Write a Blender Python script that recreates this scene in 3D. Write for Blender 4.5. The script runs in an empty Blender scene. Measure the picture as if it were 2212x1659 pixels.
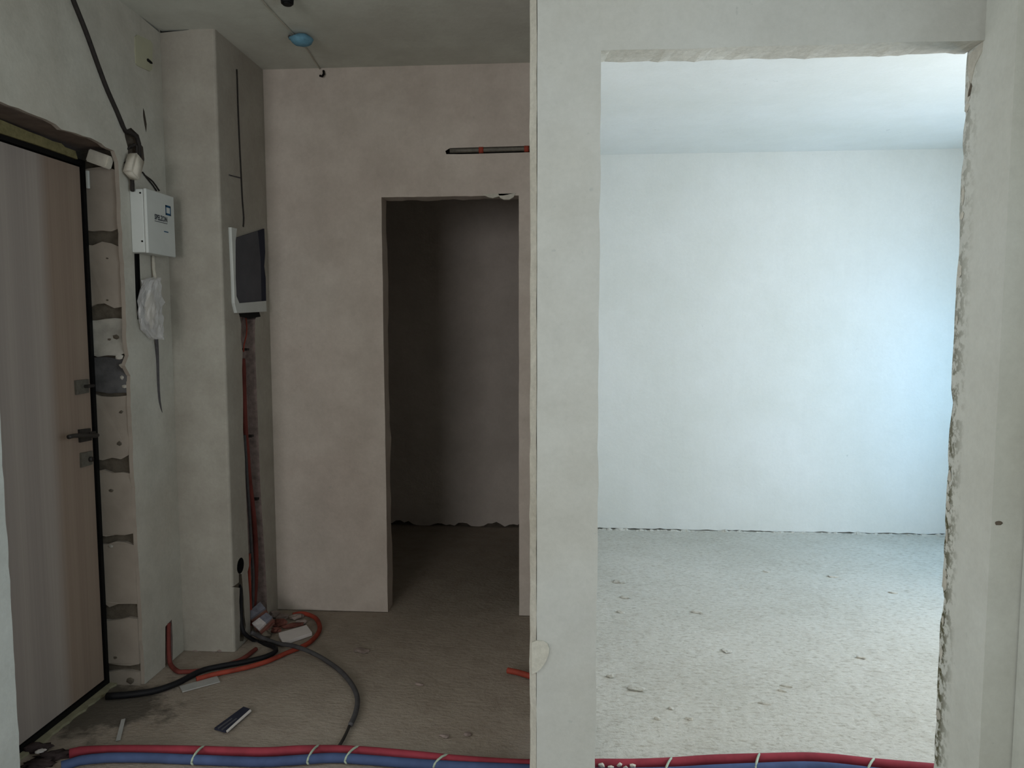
import bpy, bmesh, math, random, os
from mathutils import Vector, Matrix, noise
from mathutils.geometry import tessellate_polygon

C = bpy.context.scene.collection
random.seed(7)

# ------------------------------------------------------------------ camera
F_PX, PITCH, YAW, ROLL, EYE = 1596.46, 0.0810, 0.0696, 0.0017, 1.45
W, H_PX = 2212, 1659
cy_, sy_ = math.cos(YAW), math.sin(YAW)
_r = Vector((cy_, sy_, 0)); _f = Vector((-sy_, cy_, 0)); _u = Vector((0, 0, 1))
FWD = _f * math.cos(PITCH) - _u * math.sin(PITCH)
UP0 = _u * math.cos(PITCH) + _f * math.sin(PITCH)
RIGHT = _r * math.cos(ROLL) - UP0 * math.sin(ROLL)
UP = _r * math.sin(ROLL) + UP0 * math.cos(ROLL)
EYEP = Vector((0, 0, EYE))
cam_d = bpy.data.cameras.new('camera'); cam = bpy.data.objects.new('camera', cam_d); C.objects.link(cam)
cam_d.sensor_width = 36.0; cam_d.lens = 36.0 * F_PX / W; cam_d.clip_start = 0.02
m = Matrix.Identity(4)
for i in range(3):
    m[i][0] = RIGHT[i]; m[i][1] = UP[i]; m[i][2] = -FWD[i]; m[i][3] = EYEP[i]
cam.matrix_world = m
bpy.context.scene.camera = cam

def _ray(px, py):
    return RIGHT * ((px - W / 2) / F_PX) + UP * ((H_PX / 2 - py) / F_PX) + FWD
def at_x(px, py, X): d = _ray(px, py); return EYEP + d * (X / d.x)
def at_y(px, py, Y): d = _ray(px, py); return EYEP + d * (Y / d.y)
def at_z(px, py, Z): d = _ray(px, py); return EYEP + d * ((Z - EYE) / d.z)

# ------------------------------------------------------------------ world, light, exposure
sc = bpy.context.scene
sc.view_settings.view_transform = 'Standard'
sc.view_settings.look = 'None'
sc.view_settings.gamma = 1.0
sc.view_settings.use_curve_mapping = False
sc.view_settings.exposure = 0.0
wd = bpy.data.worlds.new('sky'); sc.world = wd; wd.use_nodes = True
bg = wd.node_tree.nodes['Background']; bg.inputs[0].default_value = (0.62, 0.80, 1.0, 1); bg.inputs[1].default_value = 0.6

def area(name, loc, direction, sx, sy, power, col, spread=180):
    l = bpy.data.lights.new(name, 'AREA'); l.shape = 'RECTANGLE'; l.size = sx; l.size_y = sy
    l.energy = power; l.color = col; l.spread = math.radians(spread)
    o = bpy.data.objects.new(name, l); C.objects.link(o); o.location = loc
    o.rotation_euler = Vector(direction).to_track_quat('-Z', 'Z').to_euler()
    return o
# daylight lamps; the camera-room three and the near bright-room one are added, windows unseen
area('added_light_camera_room_side', (1.25, 0.75, 1.50), (-1, 0, -0.05), 1.35, 1.45, 19.5, (0.90, 1.0, 1.03))  # added lamp at an unseen right window, placed to light partition and stub
area('added_light_camera_room_left', (-2.96, 0.70, 1.55), (1, 0.1, -0.03), 1.3, 1.35, 27, (0.97, 1.0, 0.97))  # added to brighten the pier's left face; no window is known there
area('added_light_camera_room_back', (-1.55, -2.66, 1.55), (0.10, 1, -0.03), 1.5, 1.35, 57, (1.0, 0.965, 0.93))  # added behind the camera to send light onto the hall end wall
area('daylight_bright_room_far', (3.06, 4.15, 1.10), (-1, 0, -0.05), 0.95, 0.9, 21, (0.18, 0.58, 1.0))
area('added_fill_bright_room_near', (3.06, 2.80, 1.30), (-1, 0, 0.20), 0.95, 1.9, 95, (0.985, 0.975, 0.97))  # added neutral fill for the bright room, its window unseen

# ------------------------------------------------------------------ helpers
def lin(c):
    c /= 255.0
    return c / 12.92 if c <= 0.04045 else ((c + 0.055) / 1.055) ** 2.4
def rgb(r, g, b): return (lin(r), lin(g), lin(b), 1.0)

class NT:
    def __init__(self, name):
        self.m = bpy.data.materials.new(name); self.m.use_nodes = True
        self.t = self.m.node_tree; self.b = self.t.nodes['Principled BSDF']
        self.b.inputs['Specular IOR Level'].default_value = 0.2
        self.co = self.t.nodes.new('ShaderNodeTexCoord').outputs['Object']
    def node(self, typ, **kw):
        n = self.t.nodes.new(typ)
        for k, v in kw.items(): setattr(n, k, v)
        return n
    def link(self, a, b): self.t.links.new(a, b)
    def scaled(self, s):
        mp = self.node('ShaderNodeMapping'); mp.inputs['Scale'].default_value = s
        self.link(self.co, mp.inputs['Vector']); return mp.outputs[0]
    def noise(self, scale, detail=4, rough=0.6, vec=None):
        n = self.node('ShaderNodeTexNoise'); n.inputs['Scale'].default_value = scale
        n.inputs['Detail'].default_value = detail; n.inputs['Roughness'].default_value = rough
        self.link(vec if vec else self.co, n.inputs['Vector']); return n.outputs['Fac']
    def ramp(self, fac, lo, hi, c0=(0, 0, 0, 1), c1=(1, 1, 1, 1)):
        r = self.node('ShaderNodeValToRGB'); e = r.color_ramp.elements
        e[0].position = lo; e[0].color = c0; e[1].position = hi; e[1].color = c1
        self.link(fac, r.inputs[0]); return r.outputs[0]
    def mix(self, fac, a, b, blend='MIX'):
        x = self.node('ShaderNodeMix', data_type='RGBA', blend_type=blend)
        for sock, v in ((x.inputs[0], fac), (x.inputs[6], a), (x.inputs[7], b)):
            if hasattr(v, 'is_linked'): self.link(v, sock)
            else: sock.default_value = v
        return x.outputs[2]
    def math(self, op, a, b=0.0):
        x = self.node('ShaderNodeMath', operation=op)
        for sock, v in ((x.inputs[0], a), (x.inputs[1], b)):
            if hasattr(v, 'is_linked'): self.link(v, sock)
            else: sock.default_value = v
        return x.outputs[0]
    def dist(self, p):
        x = self.node('ShaderNodeVectorMath', operation='DISTANCE'); self.link(self.co, x.inputs[0])
        x.inputs[1].default_value = p; return x.outputs['Value']
    def bump(self, h, strength, dist=0.01):
        b = self.node('ShaderNodeBump'); b.inputs['Strength'].default_value = strength
        b.inputs['Distance'].default_value = dist; self.link(h, b.inputs['Height'])
        self.link(b.outputs[0], self.b.inputs['Normal'])
    def done(self, col, rough=0.9):
        if hasattr(col, 'is_linked'): self.link(col, self.b.inputs['Base Color'])
        else: self.b.inputs['Base Color'].default_value = col
        self.b.inputs['Roughness'].default_value = rough
        return self.m

def scale_c(c, k): return (min(1, c[0] * k), min(1, c[1] * k), min(1, c[2] * k), 1)

def plaster(name, col, warm, speck=0.10, bump=0.35, streak=0.0, extra=None, mott=0.5):
    n = NT(name)
    big = n.noise(1.6, 5, 0.6)
    base = n.mix(n.ramp(big, 0.35, 0.66), col, warm)
    fine = n.noise(60, 6, 0.7)
    base = n.mix(mott, base, n.ramp(n.noise(5.5, 6, 0.68), 0.34, 0.62, (0.80, 0.79, 0.78, 1), (1, 1, 1, 1)), 'MULTIPLY')
    base = n.mix(n.math('MULTIPLY', n.ramp(n.noise(2.7, 4, 0.6), 0.58, 0.72), mott * 0.5), base, scale_c(warm, 0.80))
    base = n.mix(speck, base, n.ramp(fine, 0.30, 0.70, (0.25, 0.25, 0.25, 1), (1, 1, 1, 1)), 'MULTIPLY')
    sp = n.noise(34, 3, 0.5)
    base = n.mix(n.math('MULTIPLY', n.ramp(sp, 0.70, 0.78), n.ramp(n.noise(2.3, 2), 0.50, 0.62)), base, scale_c(col, 0.72))
    if streak:
        st = n.noise(1.0, 5, 0.65, n.scaled((16, 16, 0.9)))
        base = n.mix(n.math('MULTIPLY', n.ramp(st, 0.52, 0.80), streak), base, scale_c(col, 0.72))
    if extra: base = extra(n, base)
    hh = n.math('ADD', n.math('MULTIPLY', n.noise(7, 4), 1.0), n.math('MULTIPLY', fine, 0.22))
    n.bump(hh, bump, 0.012)
    return n.done(base, 0.93)

def simple(name, col, rough=0.6, var=0.25, scale=25, spec=0.3, bump=0.0):
    n = NT(name); n.b.inputs['Specular IOR Level'].default_value = spec
    f = n.noise(scale, 4)
    c = n.mix(n.ramp(f, 0.35, 0.7), col, scale_c(col, 1 - var))
    if bump: n.bump(f, bump, 0.006)
    return n.done(c, rough)

# ---- materials
def mould(n, base):      # grime along the chipped arris of the pier, low down
    sx = n.node('ShaderNodeSeparateXYZ'); n.link(n.co, sx.inputs[0])
    near = n.ramp(sx.outputs['Y'], 0.0, 1.0)
    r = n.node('ShaderNodeMapRange'); n.link(sx.outputs['Y'], r.inputs[0])
    r.inputs[1].default_value = 2.105; r.inputs[2].default_value = 2.175
    z = n.node('ShaderNodeMapRange'); n.link(sx.outputs['Z'], z.inputs[0])
    z.inputs[1].default_value = 1.75; z.inputs[2].default_value = 0.9
    z.inputs[3].default_value = 0.45
    sp = n.ramp(n.noise(34, 5, 0.65), 0.46, 0.55)
    k = n.math('MULTIPLY', n.math('MULTIPLY', sp, r.outputs[0]), z.outputs[0])
    return n.mix(k, base, rgb(88, 86, 64))
M = {}
M['partition'] = plaster('partition_plaster', rgb(191, 193, 190), rgb(184, 184, 178), 0.10, 0.3, 0.0, None, 0.4)
M['pier'] = plaster('pier_plaster', rgb(206, 209, 204), rgb(199, 201, 194), 0.10, 0.3, extra=mould, mott=0.4)
M['edge'] = plaster('broken_plaster', rgb(214, 213, 204), rgb(184, 180, 168), 0.30, 0.9)
M['hall'] = plaster('hall_plaster', rgb(202, 194, 186), rgb(194, 183, 175), 0.12, 0.35, 0.12, None, 0.7)
M['pillar'] = plaster('pillar_plaster', rgb(174, 171, 162), rgb(164, 158, 149), 0.12, 0.35, 0.14, None, 0.75)
M['stub'] = plaster('stub_plaster_lightened', rgb(226, 232, 231), rgb(216, 222, 220), 0.12, 0.5)  # plaster whitened to paint in the window light on the stub
M['entry'] = plaster('entry_plaster', rgb(196, 195, 187), rgb(186, 181, 171), 0.12, 0.35, 0.14, None, 0.75)
M['bright'] = plaster('white_plaster', rgb(226, 228, 224), rgb(220, 222, 216), 0.05, 0.22, 0.10, None, 0.15)
M['dark_room'] = plaster('store_plaster', rgb(204, 195, 188), rgb(192, 184, 178), 0.09, 0.30)
M['ceiling'] = plaster('ceiling_plaster', rgb(206, 210, 202), rgb(196, 197, 190), 0.08, 0.2)
M['concrete'] = simple('raw_concrete', rgb(96, 88, 80), 0.95, 0.5, 18, 0.1, 0.8)
M['chase'] = simple('chased_masonry', rgb(150, 134, 130), 0.95, 0.45, 30, 0.1, 0.9)
M['lintel'] = simple('dark_lintel', rgb(116, 102, 94), 0.95, 0.35, 14, 0.1, 0.5)
M['mortar'] = simple('grey_mortar', rgb(104, 96, 86), 0.95, 0.4, 26, 0.1, 0.8)
M['block'] = simple('aerated_block', rgb(160, 150, 140), 0.95, 0.16, 9, 0.1, 0.5)
M['block_white'] = simple('plastered_block', rgb(186, 182, 174), 0.95, 0.42, 9, 0.1, 0.5)
M['block_dark'] = simple('mortar_smeared_block', rgb(96, 95, 97), 0.95, 0.45, 16, 0.1, 0.6)
M['foam'] = simple('yellow_foam', rgb(136, 128, 92), 0.9, 0.4, 30, 0.1, 0.8)
M['black_metal'] = simple('black_metal', rgb(14, 14, 15), 0.6, 0.2, 20, 0.2)
M['steel'] = simple('dull_steel', rgb(104, 100, 92), 0.5, 0.35, 60, 0.4)
M['steel_dark'] = simple('dark_steel', rgb(52, 48, 46), 0.5, 0.3, 60, 0.4)
M['white_plastic'] = simple('white_plastic', rgb(200, 204, 202), 0.6, 0.08, 9, 0.3)
M['beige_plastic'] = simple('beige_plastic', rgb(176, 174, 152), 0.8, 0.12, 9, 0.2)
M['sill'] = simple('sill_mortar', rgb(152, 148, 124), 0.95, 0.35, 20, 0.1, 0.5)
M['foam_white'] = simple('white_foam', rgb(206, 200, 188), 0.9, 0.15, 30, 0.1, 0.4)
M['ink'] = simple('grey_ink', rgb(70, 74, 80), 0.7, 0.1)
M['ink_blue'] = simple('blue_ink', rgb(24, 74, 112), 0.7, 0.1)
M['hole'] = simple('dark_hole', rgb(10, 9, 9), 0.95, 0.1)
M['black_rubber'] = simple('black_rubber', rgb(20, 20, 24), 0.6, 0.3, 40, 0.25)
M['cable_grey'] = simple('grey_cable', rgb(78, 76, 78), 0.7, 0.3, 40, 0.25)
M['cable_dark'] = simple('dark_cable', rgb(46, 42, 40), 0.7, 0.3, 40, 0.25)
M['cable_pale'] = simple('pale_cable', rgb(188, 184, 172), 0.8, 0.2, 40, 0.2)
M['red_conduit'] = simple('red_conduit', rgb(158, 66, 50), 0.65, 0.45, 14, 0.3)
M['red_dusty'] = simple('dusty_red_conduit', rgb(122, 62, 56), 0.8, 0.45, 9, 0.2)
M['red_foam'] = simple('red_pipe_sleeve', rgb(148, 56, 68), 0.75, 0.35, 10, 0.2, 0.2)
M['blue_foam'] = simple('blue_pipe_sleeve', rgb(72, 88, 126), 0.75, 0.35, 10, 0.2, 0.2)
M['tie'] = simple('green_white_tie', rgb(176, 190, 172), 0.6, 0.3, 30, 0.2)
M['blue_cap'] = simple('blue_plastic', rgb(108, 156, 180), 0.7, 0.30, 30, 0.2, 0.3)
M['grey_sheet'] = simple('grey_sheet', rgb(88, 88, 94), 0.85, 0.22, 7, 0.15)
M['navy_sheet'] = simple('navy_sheet', rgb(48, 50, 64), 0.85, 0.3, 9, 0.15)
M['paper'] = simple('printed_paper', rgb(196, 190, 190), 0.8, 0.5, 28, 0.2)
M['paper_blue'] = simple('blue_print', rgb(118, 119, 130), 0.8, 0.45, 30, 0.2)
M['cardboard'] = simple('brown_cardboard', rgb(124, 92, 82), 0.9, 0.35, 22, 0.1, 0.4)
M['brick'] = simple('broken_brick', rgb(118, 76, 68), 0.95, 0.45, 24, 0.1, 0.8)
M['rubble'] = simple('plaster_rubble', rgb(150, 136, 130), 0.95, 0.35, 24, 0.1, 0.8)
M['rag'] = simple('dirty_rag', rgb(70, 60, 60), 0.95, 0.5, 18, 0.1, 0.9)
M['white_card'] = simple('white_card', rgb(212, 206, 204), 0.8, 0.06, 20, 0.2)
M['strip'] = simple('pale_strip', rgb(170, 170, 168), 0.7, 0.15, 20, 0.2)

def wood():
    n = NT('door_laminate'); n.b.inputs['Specular IOR Level'].default_value = 0.25
    sx = n.node('ShaderNodeSeparateXYZ'); n.link(n.co, sx.inputs[0])
    band = n.noise(1.0, 3, 0.5, n.scaled((1, 13.0, 0.12)))
    fine = n.noise(1.0, 6, 0.7, n.scaled((1, 95.0, 0.9)))
    # grey boards of the print give way to brown ones nearer the lock
    mr = n.node('ShaderNodeMapRange'); n.link(sx.outputs['Y'], mr.inputs[0])
    mr.inputs[1].default_value = 2.50; mr.inputs[2].default_value = 2.56
    grey = n.mix(n.ramp(band, 0.38, 0.62), rgb(156, 147, 142), rgb(166, 157, 151))
    brown = n.mix(n.ramp(band, 0.36, 0.64), rgb(146, 129, 117), rgb(156, 140, 126))
    c = n.mix(mr.outputs[0], grey, brown)
    c = n.mix(0.35, c, n.ramp(fine, 0.3, 0.72, (0.62, 0.60, 0.59, 1), (1, 1, 1, 1)), 'MULTIPLY')
    return n.done(c, 0.55)
M['wood'] = wood()

def floor_mat():
    n = NT('rough_screed')
    big = n.noise(1.3, 5, 0.6)
    mid = n.noise(9, 6, 0.65)
    c = n.mix(n.ramp(big, 0.36, 0.66), rgb(190, 188, 178), rgb(203, 201, 192))
    c = n.mix(n.math('MULTIPLY', n.ramp(mid, 0.52, 0.70), 0.20), c, rgb(140, 128, 112))
    fl = n.noise(1.0, 5, 0.7, n.scaled((34, 72, 40)))
    c = n.mix(n.math('MULTIPLY', n.ramp(fl, 0.53, 0.62), 0.42), c, rgb(138, 130, 114))
    c = n.mix(n.math('MULTIPLY', n.ramp(fl, 0.36, 0.46, (1, 1, 1, 1), (0, 0, 0, 1)), 0.35), c, rgb(218, 217, 210))
    ch = n.noise(1.0, 4, 0.6, n.scaled((30, 48, 30)))
    c = n.mix(n.math('MULTIPLY', n.ramp(ch, 0.66, 0.74), 0.30), c, rgb(112, 102, 86))
    # the hall side has its dim light painted in as darker brown, plus dust
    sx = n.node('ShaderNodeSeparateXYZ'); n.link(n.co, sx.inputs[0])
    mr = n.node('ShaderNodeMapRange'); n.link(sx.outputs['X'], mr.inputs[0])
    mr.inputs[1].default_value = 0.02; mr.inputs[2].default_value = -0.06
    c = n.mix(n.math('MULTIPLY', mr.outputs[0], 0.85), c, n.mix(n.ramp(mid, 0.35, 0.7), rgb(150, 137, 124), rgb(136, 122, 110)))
    # damp dark cement stain at the door sill
    d = n.dist((-1.71, 2.58, 0.0))
    dn = n.math('ADD', d, n.math('MULTIPLY', n.math('SUBTRACT', n.noise(8, 5, 0.7), 0.5), 0.55))
    c = n.mix(n.math('MULTIPLY', n.ramp(dn, 0.13, 0.25, (1, 1, 1, 1), (0, 0, 0, 1)), 0.8), c, rgb(70, 66, 60))
    hh = n.math('ADD', n.math('MULTIPLY', ch, 0.8), n.math('ADD', n.noise(45, 6, 0.7), n.math('MULTIPLY', mid, 1.2)))
    hh = n.math('SUBTRACT', hh, n.math('MULTIPLY', fl, 1.4))
    n.bump(hh, 0.42, 0.014)
    return n.done(c, 0.95)
M['floor'] = floor_mat()

def film():
    n = NT('clear_film'); t = n.t
    n.b.inputs['Base Color'].default_value = rgb(214, 214, 216); n.b.inputs['Roughness'].default_value = 0.25
    n.b.inputs['Specular IOR Level'].default_value = 0.6
    n.b.inputs['Alpha'].default_value = 0.42
    return n.m
M['film'] = film()

# ---- object makers
def link_mesh(name, bm, mat, parent=None, smooth=False):
    me = bpy.data.meshes.new(name)
    bmesh.ops.recalc_face_normals(bm, faces=bm.faces)
    if os.environ.get('DBG'):
        bad=[e for e in bm.edges if not e.is_manifold]
        if bad and len(bad)>0: print('NONMANIFOLD',name,len(bad))
    bm.to_mesh(me); bm.free()
    for mm in (mat if isinstance(mat, (list, tuple)) else [mat]): me.materials.append(mm)
    if smooth:
        for p in me.polygons: p.use_smooth = True
    o = bpy.data.objects.new(name, me); C.objects.link(o)
    if parent: o.parent = parent
    return o
def struct(o, label, cat):
    o['kind'] = 'structure'; o['label'] = label; o['category'] = cat; return o
def tag(o, label, cat, group=None):
    o['label'] = label; o['category'] = cat
    if group: o['group'] = group
    return o
def part_label(o, label): o['label'] = label; return o
def empty(name, loc=(0, 0, 0)):
    o = bpy.data.objects.new(name, None); o.empty_display_size = 0.05; C.objects.link(o); o.location = loc
    return o
def base_at(root, objs):
    """keep world places of the parts while the Empty stands at the thing's base"""
    for o in objs:
        o.parent = root; o.matrix_parent_inverse = Matrix.Translation(-Vector(root.location))

def add_box(bm, lo, hi, rot=None, pivot=None, mi=0):
    vs = [bm.verts.new((x, y, z)) for x in (lo[0], hi[0]) for y in (lo[1], hi[1]) for z in (lo[2], hi[2])]
    for f in ((0, 1, 3, 2), (4, 6, 7, 5), (0, 4, 5, 1), (2, 3, 7, 6), (0, 2, 6, 4), (1, 5, 7, 3)):
        fc = bm.faces.new([vs[i] for i in f]); fc.material_index = mi
    if rot is not None: bmesh.ops.rotate(bm, verts=vs, cent=pivot or Vector(lo), matrix=rot)
    return vs
def box(name, lo, hi, mat, parent=None, bevel=0.0, seg=2):
    bm = bmesh.new(); add_box(bm, lo, hi)
    if bevel: bmesh.ops.bevel(bm, geom=bm.edges[:], offset=bevel, segments=seg, affect='EDGES', profile=0.5)
    return link_mesh(name, bm, mat, parent)
def loop_slab(name, A, B, mat, parent=None, side_mat=None):
    """solid between two outlines with the same number of points (outlines may be ragged and concave)"""
    bm = bmesh.new()
    a = [bm.verts.new(p) for p in A]; b = [bm.verts.new(p) for p in B]
    k = len(a)
    for vs in (a, b):
        for t in tessellate_polygon([[v.co for v in vs]]):
            try: bm.faces.new([vs[i] for i in t])
            except ValueError: pass
    for i in range(k):
        j = (i + 1) % k
        bm.faces.new((a[i], b[i], b[j], a[j])).material_index = 1 if side_mat else 0
    return link_mesh(name, bm, [mat, side_mat] if side_mat else mat, parent)
def ragged(p, q, n, amp, seed, axes):
    """points p..q (q left out) with noisy offsets along the given axes"""
    out = []; rr = random.Random(seed); p = Vector(p); q = Vector(q)
    for i in range(n):
        v = p.lerp(q, i / n)
        if i:
            for ax in axes:
                k = noise.noise(Vector((i * 0.37, seed * 3.1, ax * 7.7))) * 1.2 + rr.uniform(-0.5, 0.5)
                v[ax] += amp * k
        out.append(v)
    return out
def catmull(pts, step):
    P = [Vector(p) for p in pts]; P = [P[0] * 2 - P[1]] + P + [P[-1] * 2 - P[-2]]; out = []
    for i in range(1, len(P) - 2):
        n = max(1, int((P[i + 1] - P[i]).length / step))
        for k in range(n):
            t = k / n
            a, b, c, d = P[i - 1], P[i], P[i + 1], P[i + 2]
            out.append(0.5 * ((2 * b) + (c - a) * t + (2 * a - 5 * b + 4 * c - d) * t * t + (3 * b - a - 3 * c + d) * t ** 3))
    out.append(P[-2]); return out
def tube(name, pts, r, mat, parent=None, sides=10, step=0.02, corr=0.0, pitch=0.006, smooth_pts=True, r_end=None):
    if corr: step = pitch / 2
    path = catmull(pts, step) if smooth_pts else [Vector(p) for p in pts]
    bm = bmesh.new(); rings = []; ref = Vector((0, 0, 1)); n = len(path)
    for i, p in enumerate(path):
        t = (path[min(i + 1, n - 1)] - path[max(i - 1, 0)]).normalized()
        s = t.cross(ref)
        if s.length < 0.2: s = t.cross(Vector((0, 1, 0)))
        s.normalize(); u = s.cross(t)
        rr = r if r_end is None else r + (r_end - r) * i / max(1, n - 1)
        if corr: rr *= (1.0 if i % 2 else 1.0 - corr)
        rings.append([bm.verts.new(p + (s * math.cos(a) + u * math.sin(a)) * rr) for a in (2 * math.pi * k / sides for k in range(sides))])
    for a, b in zip(rings, rings[1:]):
        off = min(range(sides), key=lambda o: (b[o].co - a[0].co).length)
        for k in range(sides):
            bm.faces.new((a[k], a[(k + 1) % sides], b[(k + 1 + off) % sides], b[(k + off) % sides]))
    bm.faces.new(rings[0]); bm.faces.new(list(reversed(rings[-1])))
    return link_mesh(name, bm, mat, parent, True)
def poly(name, pts, thick, mat, parent=None):
    """flat polygon given by its outer face, given thickness vector"""
    t = Vector(thick)
    return loop_slab(name, [Vector(p) for p in pts], [Vector(p) + t for p in pts], mat, parent)
def blob(name, loc, s, mat, parent=None, seed=0, amp=0.3, sub=2, rot=0.0, fq=3.0):
    bm = bmesh.new(); bmesh.ops.create_icosphere(bm, subdivisions=sub, radius=1.0)
    for v in bm.verts:
        k = 1 + amp * noise.noise(v.co * fq * 0.5 + Vector((seed * 5.3, seed * 1.7, 0)))
        v.co = Vector((v.co.x * s[0], v.co.y * s[1], v.co.z * s[2])) * k
    bmesh.ops.rotate(bm, verts=bm.verts, cent=(0, 0, 0), matrix=Matrix.Rotation(rot, 3, 'Z'))
    bmesh.ops.translate(bm, verts=bm.verts, vec=Vector(loc))
    return link_mesh(name, bm, mat, parent, sub > 2)
def cut(target, outline, vec, mat):
    """cut a recess with the given outline (list of points) along vec out of target; the recess gets mat"""
    v = Vector(vec)
    c = loop_slab('cutter', [Vector(p) - v * 0.2 for p in outline], [Vector(p) + v for p in outline], mat)
    if mat.name not in [q.name for q in target.data.materials]: target.data.materials.append(mat)
    md = target.modifiers.new('cut', 'BOOLEAN'); md.operation = 'DIFFERENCE'; md.solver = 'EXACT'; md.object = c
    try: md.material_mode = 'TRANSFER'
    except Exception: pass
    dg = bpy.context.evaluated_depsgraph_get()
    me = bpy.data.meshes.new_from_object(target.evaluated_get(dg))
    target.modifiers.clear(); old = target.data; target.data = me; me.name = target.name
    bpy.data.objects.remove(c); bpy.data.meshes.remove(old)

# ------------------------------------------------------------------ dimensions (metres)
HC = 2.673                    # ceiling
XA, XD = -1.684, -1.83        # face of the entry wall, face of the entry door
DR = 2.763                    # reveal of the entry door
DP, XP = 3.0815, -1.45        # pillar front, pillar side
DB = 3.578                    # back wall of the hall
XL, XR, ZL = -0.880, -0.2158, 2.061
D0, D1 = 2.10, 2.20           # partition
XOL, XOR, ZH = 0.0995, 1.1065, 2.1945
DN = 1.959                    # near face of the pier
DW = 5.1775                   # far wall
XB = 3.0                      # right wall of the bright room
YB = -2.6                     # wall behind the camera
XCL = -2.9                    # left wall of the camera's room
XCR = 1.187

# ------------------------------------------------------------------ floor and ceiling
def make_floor():
    x0, x1, y0, y1 = -3.0, 3.15, -2.75, 5.40
    xs = []; x = x0
    while x < x1: xs.append(x); x += 0.045 if (-1.9 < x < 2.8) else 0.25
    xs.append(x1)
    ys = []; y = y0
    while y < y1: ys.append(y); y += 0.045 if y > 2.0 else 0.25
    ys.append(y1)
    bm = bmesh.new(); g = []
    for y in ys:
        row = []
        for x in xs:
            k = noise.noise(Vector((x * 3.1, y * 3.1, 0.3))) * 0.0035 + noise.noise(Vector((x * 9, y * 13, 4.3))) * 0.0022
            row.append(bm.verts.new((x, y, k - 0.003)))
        g.append(row)
    for a, b in zip(g, g[1:]):
        for i in range(len(xs) - 1): bm.faces.new((a[i], a[i + 1], b[i + 1], b[i]))
    low = [bm.verts.new((x, y, -0.12)) for x, y in ((x0, y0), (x1, y0), (x1, y1), (x0, y1))]
    bm.faces.new(low)
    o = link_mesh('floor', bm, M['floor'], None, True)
    return struct(o, 'rough grey cement screed floor running through hall and bright room', 'floor')
floor = make_floor()
# splashes and crumbs of mortar stuck to the screed of the bright room
for i, (px, py, sx, sy, sz) in enumerate(((1375, 1487, .042, .020, .006), (1338, 1256, .035, .03, .010), (1350, 1290, .03, .014, .007),
        (1490, 1553, .016, .010, .007), (1318, 1460, .016, .012, .006), (1505, 1322, .030, .016, .006), (1570, 1405, .022, .022, .004),
        (1700, 1482, .022, .008, .006), (1690, 1492, .018, .007, .005), (1652, 1520, .024, .008, .005), (1930, 1280, .024, .010, .006),
        (1800, 1245, .030, .016, .006), (1860, 1420, .020, .010, .006), (1420, 1552, .012, .008, .006), (1340, 1322, .022, .012, .006),
        (1450, 1530, .010, .008, .006), (780, 1405, .040, .022, .006), (905, 1478, .020, .008, .005), (960, 1590, .020, .010, .005),
        (1010, 1586, .016, .012, .005), (1655, 1235, .024, .012, .007))):
    p = at_z(px, py, 0.0)
    blob('mortar_splash', (p.x, p.y, 0.0), (sx, sy, sz), M['rubble'] if px < 1100 else M['floor'], floor, i + 3, 0.5, 2, -0.3)
def ridge(x0, x1, y, seed):
    bm = bmesh.new(); rows = []; x = x0; i = 0
    while x < x1:
        h = max(-.004, .022 * (noise.noise(Vector((x * 11, seed, 0))) + .6 * noise.noise(Vector((x * 41, seed, 5))) + .12))
        w = .020 + .014 * noise.noise(Vector((x * 17, seed, 9)))
        rows.append([bm.verts.new(v) for v in ((x, y - w - .012, -.006), (x, y - w * .6, h), (x, y - .003, h * .8 - .001), (x, y - .002, -.006))]); x += .012
    for a, b in zip(rows, rows[1:]):
        for k in range(4): bm.faces.new((a[k], a[(k + 1) % 4], b[(k + 1) % 4], b[k]))
    bm.faces.new(rows[0]); bm.faces.new(list(reversed(rows[-1])))
    return link_mesh('mortar_ridge', bm, M['floor'], floor)
ridge(.09, 2.95, 5.1775, 3)
ceiling = struct(box('ceiling', (-3.05, -2.75, HC), (3.15, 5.40, HC + 0.15), M['ceiling']), 'grey unpainted concrete ceiling over the dark hall', 'ceiling')
struct(box('ceiling', (0.08, D1, HC - .075), (XB, DW + .03, HC), M['bright']), 'white plastered ceiling of the sunlit room', 'ceiling')

# ------------------------------------------------------------------ entry wall with door opening
HEAD = [(-12, 214), (0, 219), (20, 228), (41, 234), (60, 243), (78, 250), (100, 258), (121, 269), (133, 280), (150, 284), (165, 288), (180, 294),
        (196, 298), (208, 304), (219, 310), (228, 318), (237, 322), (247, 326)]
head = [at_x(px, py, XA) for px, py in HEAD]
zh0 = head[0].z
rr = random.Random(3)
jamb = []
for py in range(350, 1481, 22):
    px = 257 + (py - 372) * (313 - 257) / (1485 - 372)
    if 690 < py < 860: px += rr.uniform(-12, 5)
    p = at_x(px + rr.uniform(-1.3, 1.0), py, XA); jamb.append(Vector((XA, p.y, p.z)))
jamb[-1].z = 0.0
outline = [Vector((XA, 3.16, 0)), Vector((XA, 3.16, HC)), Vector((XA, 1.95, HC)), Vector((XA, 1.95, zh0))] + head + jamb
bk = []
for p in outline:
    q = p.copy(); q.x = XA - 0.016; bk.append(q)
wall_entry = loop_slab('wall_entry', outline, bk, M['entry'], None, M['block'])
struct(wall_entry, 'grey plastered wall around the wood-grain entry door', 'wall')
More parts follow.
